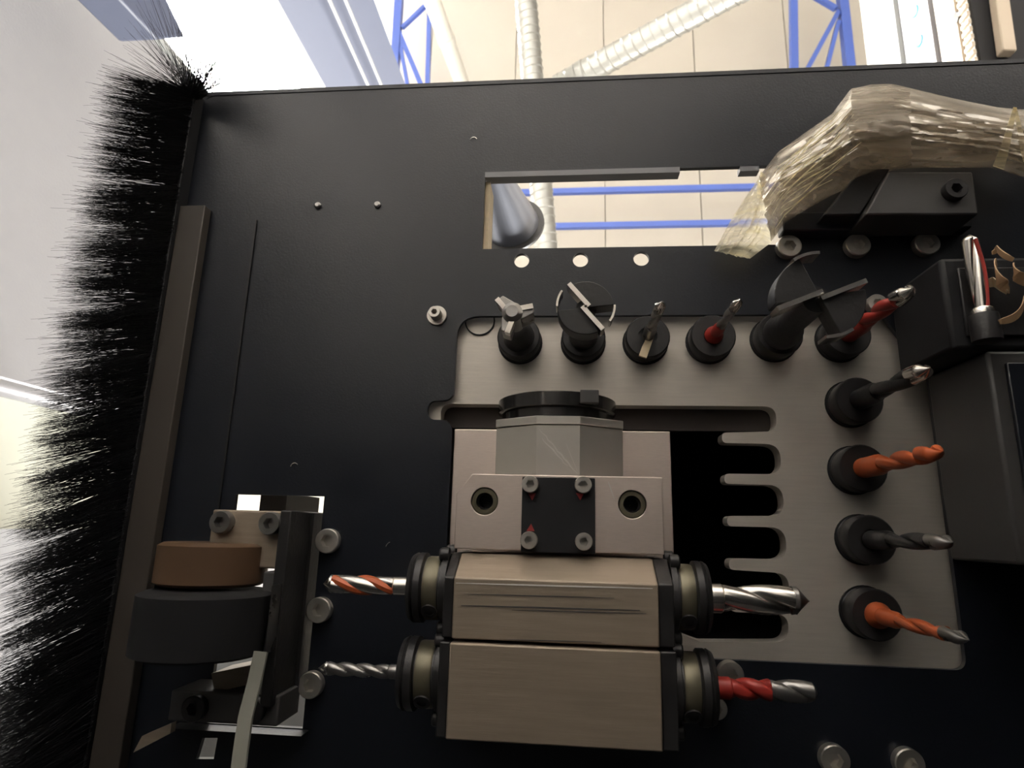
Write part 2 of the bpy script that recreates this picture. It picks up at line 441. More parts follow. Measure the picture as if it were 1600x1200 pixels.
pl = plate_mb(outer, [window, tray, slot, small] + holes3, 1 + HP, 1 + HP + 0.003).build('sheet', BLACK, bp)
MB().box((wx0, wy0 - 0.0005, 1 + HP - 0.0005), (P(1062, 263).x, wy0 + 0.0030, 1 + HP + 0.007)).build('folded_lip', LIP, bp)
MB().box((P(1156, 258).x, wy0 - 0.0005, 1 + HP), (P(1186, 258).x, wy0 + 0.003, 1 + HP + 0.006)).build('folded_lip', LIP, bp)
MB().box((wx0 - 0.0003, wy0 + .004, 1 + HP + 0.003), (wx0 + 0.0028, wy1, 1 + HP + 0.02)).build('window_liner', WOOD, bp)
MB().box((BLX, TOPY - 0.0015, 1 + HP - 0.0005), (PXR, TOPY + 0.0012, 1 + HP + 0.016)).build('front_flange', BLACK, bp)
for (u, v, r, wsh) in ((683, 494, 0.0034, 0.0058), (515, 845, .0064, 0), (502, 952, .0064, 0), (489, 1068, .0064, 0), (1139, 1052, .0062, 0), (1117, 1104, .0050, 0),
                     (1230, 389, .0066, 0), (1336, 387, .0066, 0), (1443, 385, .0066, 0), (1366, 478, .0052, 0), (1300, 1184, .0066, 0), (1415, 1190, .0066, 0)):
    screw(bp, P(u, v), r, 0.0045 if not wsh else .008, wsh)
for (u, v) in ((497, 322), (590, 321)):
    MB().lathe([(0.0021, 0.001), (0.0021, -0.0012), (0.0012, -0.002)], P(u, v), (0, 0, 1), 16).build('rivet', STEELG, bp)

# silver tool plate
HT = 0.3385
def T(u, v): return U(u, v, HT)
def tl(u, v): p = T(u, v); return Vector((p.x, p.y, 0))
yt0 = T(950, 633).y
comb = [tl(688, 633), Vector((tl(1212, 634).x, yt0, 0)), tl(1214, 674), tl(1128, 676), tl(1128, 692), tl(1218, 694), tl(1222, 741), tl(1132, 740), tl(1132, 756), tl(1222, 758), tl(1227, 806),
        tl(1136, 806), tl(1136, 822), tl(1226, 824), tl(1231, 875), tl(1139, 873), tl(1139, 890), tl(1231, 896), tl(1235, 936), tl(1142, 938), tl(1142, 956), tl(1232, 960), tl(1232, 1003), tl(1095, 1003), tl(1060, 990), tl(700, 985)]
comb[0].y = yt0
rad = [0.006, 0.006, 0.006, 0.0026, 0.0026] + [0.0075, 0.0075, 0.0026, 0.0026] * 4 + [0.0068, 0.0068, 0.004, 0.002, 0.004]
rad = (rad + [0.004] * 40)[:len(comb)]
combf = fillet(comb, rad, 6)
to = [Vector((P(655, 600).x, P(900, 482).y, 0)), Vector((P(1520, 600).x, P(900, 482).y, 0)), Vector((P(1520, 700).x, P(900, 1060).y, 0)), Vector((P(655, 700).x, P(900, 1060).y, 0))]
tpl = thing('tool_plate', 'brushed silver tool-holder plate with a comb-shaped cutout', 'machine plate', T(1100, 600))
plate_mb(to, [combf], 1 + HT, 1 + HT + 0.010).build('sheet', ALU, tpl)
cc = T(750, 502)
MB().lathe([(0.0088, 0), (0.0088, -0.0009), (0.0081, -0.0009), (0.0081, 0), (0.0088, 0)], cc, (0, 0, 1), 32, caps=False).build('seal_ring', RUBBER, tpl)
# closed upper housing of the head, seen only as darkness through the comb
hh = thing('head_housing', 'dark upper housing above the silver tool plate, showing through its slots', 'machine housing', T(950, 800) + Vector((0, 0, .2)))
hx = (to[0].x, to[1].x); hy = (to[0].y, to[2].y); hz0, hz1 = 1 + HT + 0.0105, 1 + HT + 0.30
MB().box((hx[0], hy[0], hz1 - .01), (hx[1], hy[1], hz1)).build('top_cover', RUBBER, hh)
for (a, b) in (((hx[0], hy[0]), (hx[1], hy[0] + .006)), ((hx[0], hy[1] - .006), (hx[1], hy[1])), ((hx[0], hy[0] + .0062), (hx[0] + .006, hy[1] - .0062)), ((hx[1] - .006, hy[0] + .0062), (hx[1], hy[1] - .0062))):
    MB().box((*a, hz0), (*b, hz1 - .0102)).build('side_cover', RUBBER, hh)
za = 1 + HT + 0.0108
MB().box((T(672, 640).x, T(900, 612).y, za), (T(1230, 640).x, T(900, 666).y, za + .006)).build('cross_bar', SLOTB, hh)

# ------------------------------------------------ vertical tools in the plate
def holder(t, base, r=0.0117, up=0.0125):
    x, y, z = base
    MB().lathe([(r * 1.03, 0.004), (r * 1.03, -0.0015), (r * 0.99, -0.002), (r * 0.99, -0.0058), (r * 1.02, -0.0062), (r * 1.02, -up + 0.001), (r * 0.96, -up), (r * 0.45, -up), (r * 0.45, -up + .002)],
               base, (0, 0, 1), 32).build('holder', BLACKM, t)
    MB().lathe([(r * 1.08, 0.0002), (r * 1.08, -0.0012), (r * 0.9, -0.0012), (r * .9, .0002)], base, (0, 0, 1), 32).build('collar_ring', RUBBER, t)
def fluted(mb, p, q, r, turns=1.2, web=0.45, seg=20, n=40, tip=0.9, flat_tip=False):
    p, q = Vector(p), Vector(q); ax = (q - p); L = ax.length; ax.normalize()
    a = ax.orthogonal().normalized(); b = ax.cross(a); vs = []; fs = []
    for k in range(n + 1):
        s = k / n; tw = turns * 2 * PI * s
        sc = 1.0
        if s > tip: sc = max(0.03, 1 - (s - tip) / (1 - tip)) if not flat_tip else 1
        for i in range(seg):
            th = 2 * PI * i / seg
            rr = r * (web + (1 - web) * abs(math.cos(th)) ** 0.55) * sc
            vs.append(p + ax * L * s + (a * math.cos(th + tw) + b * math.sin(th + tw)) * rr)
    for k in range(n):
        for i in range(seg):
            j = (i + 1) % seg; fs.append((k*seg+i, k*seg+j, (k+1)*seg+j, (k+1)*seg+i))
    fs.append(tuple(range(seg))[::-1]); fs.append(tuple(range(n*seg, (n+1)*seg)))
    return mb.add(vs, fs)
ZB = 1 + HT - 0.001
def zat(h): return 1 + h
def vtool(u, v, label):
    b = U(u, v, HT); b.z = 1 + HT
    t = thing('boring_tool', label, 'drill tool', b, 'boring tools in the silver plate')
    holder(t, b)
    return t, b
def vdrill(u, v, label, r, htip, mats, turns=1.3, lean=(0, 0), hubm=None, h0=0.326):
    t, b = vtool(u, v, label)
    top = Vector((b.x, b.y, zat(h0))); tip = Vector((b.x + lean[0], b.y + lean[1], zat(htip)))
    mid = top.lerp(tip, 0.30)
    MB().lathe([(r * 1.25, 0), (r * 1.25, (mid - top).length * .8), (r * 0.95, (mid - top).length)], top, mid - top, 20).build('shank', mats[0], t)
    m2 = top.lerp(tip, 0.78)
    fluted(MB(), mid, m2, r, turns * .75, tip=1.1).build('flutes', mats[1], t, angle=50)
    fluted(MB(), m2, tip, r * 1.03, turns * .3, tip=0.6, n=16).build('cutting_tip', mats[2], t, angle=50)
    if hubm:
        MB().lathe([(r * 2.0, 0), (r * 2.0, .002), (r * 1.3, .0055)], Vector((b.x, b.y, zat(h0) - .000)), (0, 0, -1), 24).build('hub_ring', hubm, t)
    return t
def hinge_cutter(t, b, hh, R, rot, m1, m2, thick=0.010, sh=0.0052, span=1.95, spo=2.25):
    c = Vector((b.x, b.y, zat(hh)))
    MB().lathe([(sh * 1.5, 0), (sh * 1.5, .008), (sh, .014), (sh, zat(.3262) - zat(hh) - thick * .4)], Vector((b.x, b.y, zat(0.3262))), (0, 0, -1), 24).build('shank', BLACKM, t)
    for s in (0, 1):
        a0 = rot + s * PI + 0.22; a1 = a0 + span
        pts = [c.copy()] + [c + Vector((math.cos(a0 + (a1 - a0) * k / 10), math.sin(a0 + (a1 - a0) * k / 10), 0)) * R * 0.96 for k in range(11)]
        MB().prism(pts, (0, 0, thick)).build('cutter_body', m1, t, 0.0004)
        dirv = Vector((math.cos(rot + s * PI), math.sin(rot + s * PI), 0)); nv = Vector((-dirv.y, dirv.x, 0))
        w0 = 0.0024
        pp = [c + nv * 0.0002 - dirv * .001, c + dirv * R + nv * 0.0002, c + dirv * R + nv * w0, c + nv * w0 - dirv * .001]
        MB().prism([p - Vector((0, 0, .0022)) for p in pp], (0, 0, thick * 0.9)).build('cutting_wing', m2, t)
        a2 = rot + s * PI + spo; arc = []
        for k in range(8):
            aa = a2 + 0.62 * k / 7
            arc.append(c + Vector((math.cos(aa), math.sin(aa), 0)) * R)
        inn = [c + (p - c) * 0.93 for p in arc[::-1]]
        MB().prism([p - Vector((0, 0, .0030)) for p in arc + inn], (0, 0, thick * .9)).build('spur', m2, t)
    MB().lathe([(0.0014, 0), (0.0002, 0.004)], c, (0, 0, -1), 12).build('centre_point', m2, t)
# first tool: three-lobed counterbore
t, b = vtool(813, 536, 'three-lobed silver counterbore tool at the end of the row, beside the seal ring')
c = Vector((b.x, b.y, zat(0.292)))
MB().lathe([(.0088, 0), (.0080, .006), (.0050, .013), (.0040, .017), (.0046, .022), (.0046, .034)], Vector((b.x, b.y, zat(.3262))), (0, 0, -1), 24).build('shank', BLACKM, t)
MB().lathe([(.0052, 0), (.0052, .016), (.003, .018)], Vector((b.x, b.y, zat(.303))), (0, 0, -1), 18).build('core', STEELG, t)
for k in range(3):
    a0 = 2.0 + k * 2 * PI / 3
    dv = Vector((math.cos(a0), math.sin(a0), 0)); nv = Vector((-dv.y, dv.x, 0))
    base = c - Vector((0, 0, .004))
    pts = [base - nv * .0012, base + dv * .0100 - nv * .0034, base + dv * .0105 + nv * .0012, base + dv * .004 + nv * .0040]
    o = MB().prism(pts, (0, 0, 0.013)).build('cutting_lobe', STEELG, t, 0.0005)
    MB().prism([p + Vector((0, 0, -.0012)) for p in (base + dv * .002 - nv * .0028, base + dv * .0103 - nv * .0036, base + dv * .0106 - nv * .0010, base + dv * .003 - nv * .0004)], (0, 0, .0050)).build('carbide_tip', STEEL, o)
t, b = vtool(911, 536, 'dark hinge-boring tool with crossed silver cutting wings, second from the seal ring')
hinge_cutter(t, b, 0.281, 0.0140, math.radians(50), BLACKM, STEEL)
vdrill(1008, 536, 'short silver twist drill tool with a pale wood splinter across its holder', 0.0026, 0.274, (STEELG, STEELG, STEEL), 1.0)
vdrill(1107, 535, 'slim drill tool with bright red hub and silver tip', 0.0024, 0.272, (RED, STEELG, STEEL), 1.0, hubm=RED)
t, b = vtool(1208, 532, 'largest hinge-boring tool with wide crossed cutting wings and glassy spurs')
hinge_cutter(t, b, 0.272, 0.0205, math.radians(-22), BLACKM, STEEL, 0.011, 0.0062, 1.35, 1.35)
vdrill(1310, 532, 'long dark-red twist drill tool at the corner of the tool row', 0.0040, 0.262, (RED, RED, STEEL), 1.1)
vdrill(1327, 632, 'black boring tool with a bright silver cutting tip, just below the tool row corner', 0.0042, 0.262, (BLACKM, BLACKM, STEEL), 0.6)
vdrill(1332, 735, 'boring tool with orange twisted flutes, between two black-shanked tools', 0.0040, 0.258, (ORANGE, ORANGE, ORANGE), 1.1)
vdrill(1344, 843, 'black boring tool with dull grey tip, between the two orange-coated tools', 0.0036, 0.260, (BLACKM, BLACKM, STEELG), 0.8)
vdrill(1352, 956, 'boring tool with orange hub and dark slim drill, last in the column', 0.0030, 0.256, (ORANGE, ORANGE, STEELG), 1.0, hubm=ORANGE)
p0, p1 = U(1020, 513, 0.325), U(1004, 558, 0.322)
tag(MB().ribbon([p0, p0.lerp(p1, .35) + Vector((.0004, 0, .0004)), p0.lerp(p1, .7), p1], [.003, .0034, .0042, .0042], (1, 0, 0), .0012).build('wood_splinter', WOOD),
    'pale wood splinter stuck on a black tool holder', 'wood chip')

# ------------------------------------------------ central saw unit
su = thing('saw_unit', 'silver faceted grooving saw unit with a black square cover and four screws', 'machine unit', U(880, 760, .33))
pa, pb = U(710, 670, .3345), U(1058, 1010, .3345)
MB().box((pa.x, pa.y, 1 + .3345), (pb.x, pb.y, 1 + .3485)).build('base_panel', ALU2, su, .0006)
hm, ho = 0.300, 0.3130
y0, y1 = U(870, 664, hm).y, U(870, 790, hm).y
def octo(y0, y1, k, name, m):
    xa, xb = U(838, 700, hm).x, U(906, 700, hm).x
    xo0, xo1 = U(775, 700, ho).x, U(973, 700, ho).x
    cx = (xa + xb) / 2
    sec = [(xo0, .334), (xo0, ho), (xa, hm), (xb, hm), (xo1, ho), (xo1, .334)]
    sec = [(cx + (x - cx) * k, 1 + h - (0.0008 if k > 1 else 0)) for x, h in sec]
    return MB().prism([(x, y0, z) for x, z in sec], (0, y1 - y0, 0)).build(name, m, su, .0003, angle=10)
octo(y0, y1, 1.0, 'faceted_housing', ALUF)
octo(U(870, 650, hm).y, y0 - .0004, 1.012, 'housing_rim', ALUF)
cz = 0.328; R = 0.0312; yd = U(870, 641, cz).y
cx = U(870, 641, cz).x
dm = MB().lathe([(R * .4, -.004), (R * .97, -.004), (R, -.0034), (R, .0030), (R * .97, .0036), (R * .93, .0036), (R * .93, .008), (R * .4, .008)], (cx, yd, 1 + cz), (0, 1, 0), 48)
dsc = dm.build('saw_disc', POLB, su)
MB().box((cx + .012, yd - .0045, 1 + cz - .0305), (cx + .021, yd + .002, 1 + cz - .0255)).build('disc_key', DARKG, dsc, .0004)
hc = 0.285
def C(u, v, h=hc): return U(u, v, h)
cb = [C(738, 741), C(1033, 746), C(1036, 862), C(710, 860), C(714, 772)]
yb0, yb1 = C(880, 743).y, C(880, 862).y
xL, xR = C(712, 800).x, C(1036, 800).x
cbp = [Vector((C(738, 741).x, yb0, 1 + hc)), Vector((xR, yb0, 1 + hc)), Vector((xR, yb1, 1 + hc)), Vector((xL, yb1, 1 + hc)), Vector((xL, C(714, 772).y, 1 + hc))]
bores = [C(757, 783), C(988, 788)]
clamp = plate_mb(cbp, [circ(bo, 0.0062, 28) for bo in bores], 1 + hc, 1 + hc + 0.030).build('clamp_block', ALU2, su, .0003)
for bo in bores:
    MB().lathe([(.0061, .0002), (.0061, .026), (.0002, .026)], bo, (0, 0, 1), 28, caps=False).build('bore_wall', BRASS, clamp)
    MB().lathe([(.0061, .0012), (.0058, .0008), (.0040, .0008), (.0038, .0012)], bo, (0, 0, 1), 28, caps=False).build('bushing', BRASS, clamp)
    MB().lathe([(.0039, .004), (.0030, .004), (.0028, .012), (.0003, .012)], bo, (0, 0, 1), 28, caps=False).build('bore_bolt', BLACKM, clamp)
hq = hc - 0.0022
MB().box((U(815, 800, hq).x, U(870, 746, hq).y, 1 + hq), (U(930, 800, hq).x, U(870, 864, hq).y, 1 + hc - .0001)).build('cover_plate', RUBBER, su, .0003)
for (u, v) in ((829, 757), (911, 758), (827, 844), (912, 846)):
    screw(su, U(u, v, hq), 0.0038, 0.0034)
for (u, v, s) in ((831, 774, 1), (906, 774, 1), (829, 826, -1)):
    p = U(u, v, hq - .0002)
    MB().prism([p + Vector((-.0018, -.001 * s, 0)), p + Vector((.0018, -.001 * s, 0)), p + Vector((.0002, .0022 * s, 0))], (0, 0, .0004)).build('paint_mark', REDP, su)

def scratch(parent, pts, wd, m, nm='scratch'):
    MB().ribbon(pts, [wd * (.3 + .7 * math.sin(PI * (k + .5) / len(pts))) for k in range(len(pts))], (1, .4, 0), .0002).build(nm, m, parent)
scratch(su, [U(843 + 60 * k / 12 + random.uniform(-2.2, 2.2), 670 + 70 * k / 12, hm - .0001) for k in range(13)], .0007, SCRW)
scratch(su, [U(846 + 40 * k / 9 + random.uniform(-1.5, 1.5), 684 + 44 * k / 9, hm - .0001) for k in range(10)], .0006, SCRW)
scratch(su, [U(884 + 18 * k / 7, 692 + 44 * k / 7, hm - .0001) for k in range(8)], .0003, SCRW)
scratch(su, [U(950 + 10 * k / 6, 752 + 28 * k / 6, hc - .0001) for k in range(7)], .0004, SCRW)
# ------------------------------------------------ horizontal drilling units
def drill_unit(label, u0, u1, vt, vm, vb, h, chL, chR, axv, axh):
    o = thing('drilling_unit', label, 'machine unit', U((u0 + u1) / 2, vb, h), 'horizontal drilling units')
    x0, x1 = U(u0, (vt + vb) / 2, h).x, U(u1, (vt + vb) / 2, h).x
    yt, ym, yb = U(870, vt, h + .016).y, U(870, vm, h).y, U(870, vb, h).y
    if vm == vt: sec = [(yt, h + .055), (ym, h), (yb, h), (yb, h + .055)]; sec[0] = (ym, h + .055)
    else: sec = [(yt, h + .055), (yt, h + .016), (ym, h), (yb, h), (yb, h + .055)]
    body = MB().prism([(x0, y, 1 + z) for y, z in sec], (x1 - x0, 0, 0)).build('body', ALUD, o, .0006)
    ay = U(870, axv, axh).y; az = 1 + axh
    cx0 = x0 - .0045; cx1 = x1 + .0065
    ch = [(y, max(z, h + .0015)) for y, z in sec]
    MB().prism([(cx0, y, 1 + z) for y, z in ch], (x0 - cx0 - .0001, 0, 0)).build('end_cap', BLACKM, o, .0006)
    MB().prism([(x1 + .0001, y, 1 + z) for y, z in ch], (cx1 - x1 - .0001, 0, 0)).build('end_cap', BLACKM, o, .0006)
    for (sx, cxx, uu) in ((-1, cx0, chL), (1, cx1, chR)):
        for k, (dy, dz) in enumerate(((-.0155, .006), (-.0145, -.010), (.0155, .004), (.0165, -.008))):
            MB().lathe([(.0032, 0), (.0032, .0035), (.0026, .0042)], (cxx, ay + dy, az + dz + .004), (sx, 0, 0), 14).build('cap_bolt', BLACKM, o)
        Lc = abs(U(uu, axv, axh).x - cxx)
        c = MB().lathe([(.0150, 0), (.0150, Lc * .15), (.0132, Lc * .18), (.0132, Lc * .62), (.0150, Lc * .66), (.0150, Lc * .82), (.0142, Lc * .86), (.0150, Lc * .9), (.0140, Lc), (.006, Lc), (.006, Lc * .9)], (cxx, ay, az), (sx, 0, 0), 36).build('chuck', BLACKM, o)
        MB().lathe([(.0133, Lc * .22), (.0136, Lc * .25), (.0136, Lc * .56), (.0133, Lc * .6)], (cxx, ay, az), (sx, 0, 0), 36, caps=False).build('bronze_band', BRASS, c)
        MB().lathe([(.0035, 0), (.0035, .0008), (.0022, .0008), (.0022, .0002)], (cxx + sx * Lc * .4, ay + .0085, az - .0108), (0, .6, -.8), 16).build('grub_screw', BLACKM, c)
    return o, ay, az
AX1 = 0.287
o1, ay1, az1 = drill_unit('upper worn aluminium horizontal drilling unit, touching the clamp block', 708, 1029, 869, 908, 1005, 0.270, 645, 1103, 925, AX1)
o2, ay2, az2 = drill_unit('lower aluminium horizontal drilling unit with plain flat face, next to the red drill', 699, 1034, 1012, 1012, 1166, 0.268, 630, 1112, 1062, AX1)
for (ua, ub, vv, wd, m_) in ((712, 1020, 911, .0006, SCRW), (730, 960, 928, .0004, DARKG), (720, 1000, 946, .0006, DARKG), (800, 1010, 953, .0004, DARKG), (780, 940, 999, .0004, DARKG)):
    hh_ = .2698
    MB().ribbon([U(ua + (ub - ua) * k / 8, vv + (ub - ua) * .028 * k / 8, hh_) for k in range(9)], [wd * (.3 + .7 * math.sin(PI * (k + .5) / 9)) for k in range(9)], (0, 1, 0), .0001).build('score_mark', m_, o1)
def hdrill(label, uA, uT, ay, az, r, mats, turns, tipf=.88, group='horizontal drill bits'):
    v = 925
    xA, xT = U(uA, v if ay == ay1 else 1062, az - 1).x, U(uT, v if ay == ay1 else 1062, az - 1).x
    A, B = Vector((xA, ay, az)), Vector((xT, ay, az))
    t = thing('drill_bit', label, 'drill bit', A, group)
    mid, m2 = A.lerp(B, .18), A.lerp(B, tipf)
    MB().lathe([(r, 0), (r, (mid - A).length * .92), (r * .9, (mid - A).length)], A, B - A, 20).build('shank', mats[0], t)
    fluted(MB(), mid, m2, r, turns, tip=1.1, web=.5).build('flutes', mats[1], t, angle=50)
    fluted(MB(), m2, B, r * 1.02, turns * (.12 if tipf > .7 else .8), tip=(.25 if tipf > .7 else .9), n=16, web=.6).build('cutting_tip', mats[2], t, angle=50)
    if len(mats) > 3:
        ax = (B - A).normalized(); a = ax.orthogonal().normalized(); b2 = ax.cross(a)
        for ph in (PI / 2, -PI / 2):
            pts = []
            for k in range(30):
                s = k / 29; th = turns * 2 * PI * s + ph
                pts.append(mid.lerp(m2, s) + (a * math.cos(th) + b2 * math.sin(th)) * r * .52)
            MB().tube(pts, r * .52, 8).build('coated_flute', mats[3], t)
    return t
hdrill('orange-fluted steel drill bit pointing at the flanged socket screws', 640, 504, ay1, az1, 0.0042, (STEEL, STEEL, STEEL, ORANGE), 0.8)
hdrill('thick bright steel drill bit with conical point in front of the comb slots', 1098, 1264, ay1, az1, 0.0062, (STEEL, STEEL, STEELG), 0.55, .83)
hdrill('thin dull steel twist drill bit beside the lowest flanged socket screw', 632, 496, ay2, az2, 0.0030, (STEELG, STEELG, STEEL), 1.6)
hdrill('red-shanked drill bit with dull steel flutes on the lower drilling unit', 1112, 1276, ay2, az2, 0.0044, (RED, RED, STEELG), 0.8, .55)

# ------------------------------------------------ left pressing unit
pu = thing('pressing_unit', 'black pressing unit with grey screwed block and rusty brown roller beside the slot', 'machine unit', U(400, 900, .32))
hk = 0.306
def bx_px(u0, v0, u1, v1, h0, h1):
    p, q = U(u0, v0, h0), U(u1, v1, h0)
    return (p.x, p.y, 1 + h0), (q.x, q.y, 1 + h1)
a, b = bx_px(333, 796, 437, 889, hk, hk + .05)
blk = MB().box(a, b).build('screw_block', ALUD, pu, .0008)
for (u, v) in ((351, 816), (427, 818)):
    screw(pu, U(u, v, hk), .0056, .005, m=STEELG)
p, q = U(438, 797, .302), U(456, 797, .302)
yE = U(450, 1108, .302).y
MB().box((p.x, p.y, 1 + .302), (q.x, yE, 1 + .37)).build('side_bar', BLACKM, pu, .0008)
p2 = U(487, 800, .318)
MB().box((q.x + .0001, p.y + .001, 1 + .326), (q.x + .0018, yE - .004, 1 + .36)).build('edge_rail', BLACKM, pu)
# rollers, axis along Y
def roller(u0, u1, v0, v1, hlow, R, m, name):
    x = (U(u0, v1, hlow + R).x + U(u1, v1, hlow + R).x) / 2
    ya, yb = U(320, v0, hlow).y, U(320, v1, hlow).y
    return MB().lathe([(R * .9, 0), (R, .0015), (R, yb - ya - .0015), (R * .9, yb - ya)], (x, ya, 1 + hlow + R), (0, 1, 0), 48).build(name, m, pu)
roller(245, 412, 850, 922, .283, .026, BROWN, 'brown_roller')
roller(212, 408, 934, 1046, .266, .030, RUBBER, 'black_roller')
a, b = bx_px(238, 925, 402, 933, .280, .300)
a, b = bx_px(412, 893, 437, 935, .303, .34); MB().box(a, b).build('step_block', DARKG, pu, .0008)
lowp = [U(330, 1052, .312), U(408, 1036, .312), U(404, 1066, .312), U(335, 1082, .312)]
MB().prism(lowp, (0, 0, .02)).build('light_plate', ALUD, pu)
a, b = bx_px(268, 1078, 432, 1136, .306, .33)
MB().box(a, b).build('lower_block', DARKG, pu, .0008)
for (u, v) in ((308, 1105), (398, 1108)):
    screw(pu, U(u, v, .306), .0058, .004, m=BLACKM)
a, b = bx_px(262, 1138, 470, 1152, .322, .332); MB().box(a, b).build('cross_bar', BLACKM, pu)
tri = [U(268, 1130, .318), U(266, 1146, .318), U(208, 1176, .318), U(222, 1150, .318)]
MB().prism(tri, (0, 0, .004)).build('bent_tab', ALUD, pu)
# sheet edge + cable sleeve
p0 = U(425, 915, .292); p1 = U(414, 1022, .292)
MB().prism([p0, p1, p1 + Vector((-.0024, 0, .003)), p0 + Vector((-.0010, 0, .003))], (0, 0, .03)).build('guide_sheet', STEELG, pu)
cs = [U(408, 1018, .290), U(398, 1065, .288), U(384, 1120, .284), U(376, 1175, .280), U(366, 1260, .276)]
tag(MB().ribbon(cs, .0062, (1, 0, 0), .0016).build('cable_sleeve', STRAP), 'flat grey cable sleeve hanging across the pressing unit', 'cable')
# something of the head's inside, seen in the slot
a, b = bx_px(408, 770, 446, 800, .352, .40)
MB().box(a, b).build('slide_block', BROWNG, pu)

# ------------------------------------------------ brush
HB = HP
bx0 = P(281, 400).x; bx1 = P(320, 400).x
yTop, yBot = TOPY + .004, P(200, 1250).y
br = thing('brush_strip', 'long black bristle strip along the outer edge of the black plate', 'brush', (bx0, (yTop + yBot) / 2, 1 + HB))
MB().box((bx0, P(300, 330).y, 1 + HB - .007), (bx1, yBot, 1 + HB - .0002)).build('clamp_strip', BROWNG, br, .0005)
MB().box((bx0 - .010, yTop, 1 + HB - .010), (bx0 - .0002, yBot, 1 + HB - .0002)).build('bristle_holder', RUBBER, br, .0005)
xg = P(393, 400).x
MB().box((xg, P(390, 345).y, 1 + HB - .0012), (xg + .0010, P(345, 800).y, 1 + HB - .0002)).build('seam_rib', BLACKM, br)
bd = -(U(1400, 370, 1.0) - CAM).normalized()
vs = []; fs = []
def bristle(base, d, L, r, bend):
    n = len(vs); a = d.orthogonal().normalized(); b = d.cross(a)
    prev = base
    for k in range(4):
        s = k / 3
        c = base + d * L * s + bend * (s * s) * L
        rr = r * (1 - .75 * s)
        for i in range(3):
            th = 2 * PI * i / 3
            vs.append(c + (a * math.cos(th) + b * math.sin(th)) * rr)
    for k in range(3):
        for i in range(3):
            j = (i + 1) % 3; fs.append((n + k*3 + i, n + k*3 + j, n + (k+1)*3 + j, n + (k+1)*3 + i))
Lb = yBot - yTop
NB = 8800
for i in range(NB):
    s = random.random(); y = yTop + Lb * s
    cl = noise.noise(Vector((y * 95, 0, 0))) ; cl2 = noise.noise(Vector((y * 240, 3, 0)))
    base = Vector((bx0 - .005 + random.uniform(-.006, .0052), y, 1 + HB - .009))
    d = bd + Vector((random.gauss(0, .10), random.gauss(0, .06) + cl * .20 + cl2 * .12, random.gauss(0, .08)))
    d.normalize()
    L = .043 * (1 + .16 * cl + .10 * cl2 + random.gauss(0, .07)) * (0.72 if random.random() < .25 else 1)
    bristle(base, d, L, .00021, Vector((random.gauss(0, .05), random.gauss(0, .05), -.05)))
for i in range(330):            # splayed tuft at the corner
    bu, bv = 300 + random.gauss(0, 9), 143 + random.uniform(-4, 14)
    base = U(bu, bv, HB - .008)
    ang = math.radians(random.choice((random.uniform(18, 75), random.gauss(92, 12), random.uniform(110, 172))))
    rad_ = random.uniform(50, 135) * (1.0 + .38 * max(0, math.sin(ang)) ** 4)
    tip = U(bu + rad_ * math.cos(ang), bv - rad_ * math.sin(ang), HB - .008 - random.uniform(.010, .030))
    d = tip - base; L = d.length
    bristle(base, d.normalized(), L, .00019, Vector((random.gauss(0, .05), random.gauss(0, .05), 0)))
mb = MB(); mb.v = vs; mb.f = fs
tag(mb.build('bristles', BRIST, br), 'stiff black bristles', kind='stuff')

# ------------------------------------------------ cone seen through the window
cn = thing('dust_cone', 'blue-grey metal cone with dark rim behind the plate window', 'machine part', U(790, 330, .6))
A, B = U(768, 262, .50), U(800, 352, .58)
ax = (B - A).normalized(); L = (B - A).length
CONEM = mat('blue_grey_satin', (0.36, 0.38, 0.44), 0.35, 0.5, 20, .05)
MB().lathe([(.012, 0), (.028, L), (.026, L)], A, ax, 40).build('cone_wall', CONEM, cn)
MB().bar(A + Vector((-.008, 0, 0)), Vector((wx0 - .03, wy0 + .012, 1 + HP + .006)), .014, .006).build('mount_arm', DARKG, cn)
MB().lathe([(.028, L * .985), (.0335, L * .99), (.0335, L * 1.03), (.026, L * 1.03)], A, ax, 40).build('rim', DARKG, cn)

# ------------------------------------------------ film-wrapped hood at the upper right
hd = thing('suction_hood', 'black suction hood bracket screwed under the plate, half wrapped in film', 'machine part', P(1360, 330))
a, b = bx_px(1222, 332, 1520, 355, .322, .3318)
MB().box(a, b).build('mounting_bar', BLACK, hd, .0008)
MB().prism([U(1388, 268, .305), U(1520, 268, .305), U(1530, 335, .305), U(1352, 335, .305)], (0, 0, .024)).build('hood_face', DARKG, hd, .001)
MB().prism([U(1345, 262, .312), U(1392, 262, .312), U(1345, 336, .312), U(1286, 336, .312)], (0, 0, .018)).build('hood_side', BLACKM, hd, .001)
screw(hd, U(1488, 300, .305), .0056, .004, m=BLACKM)

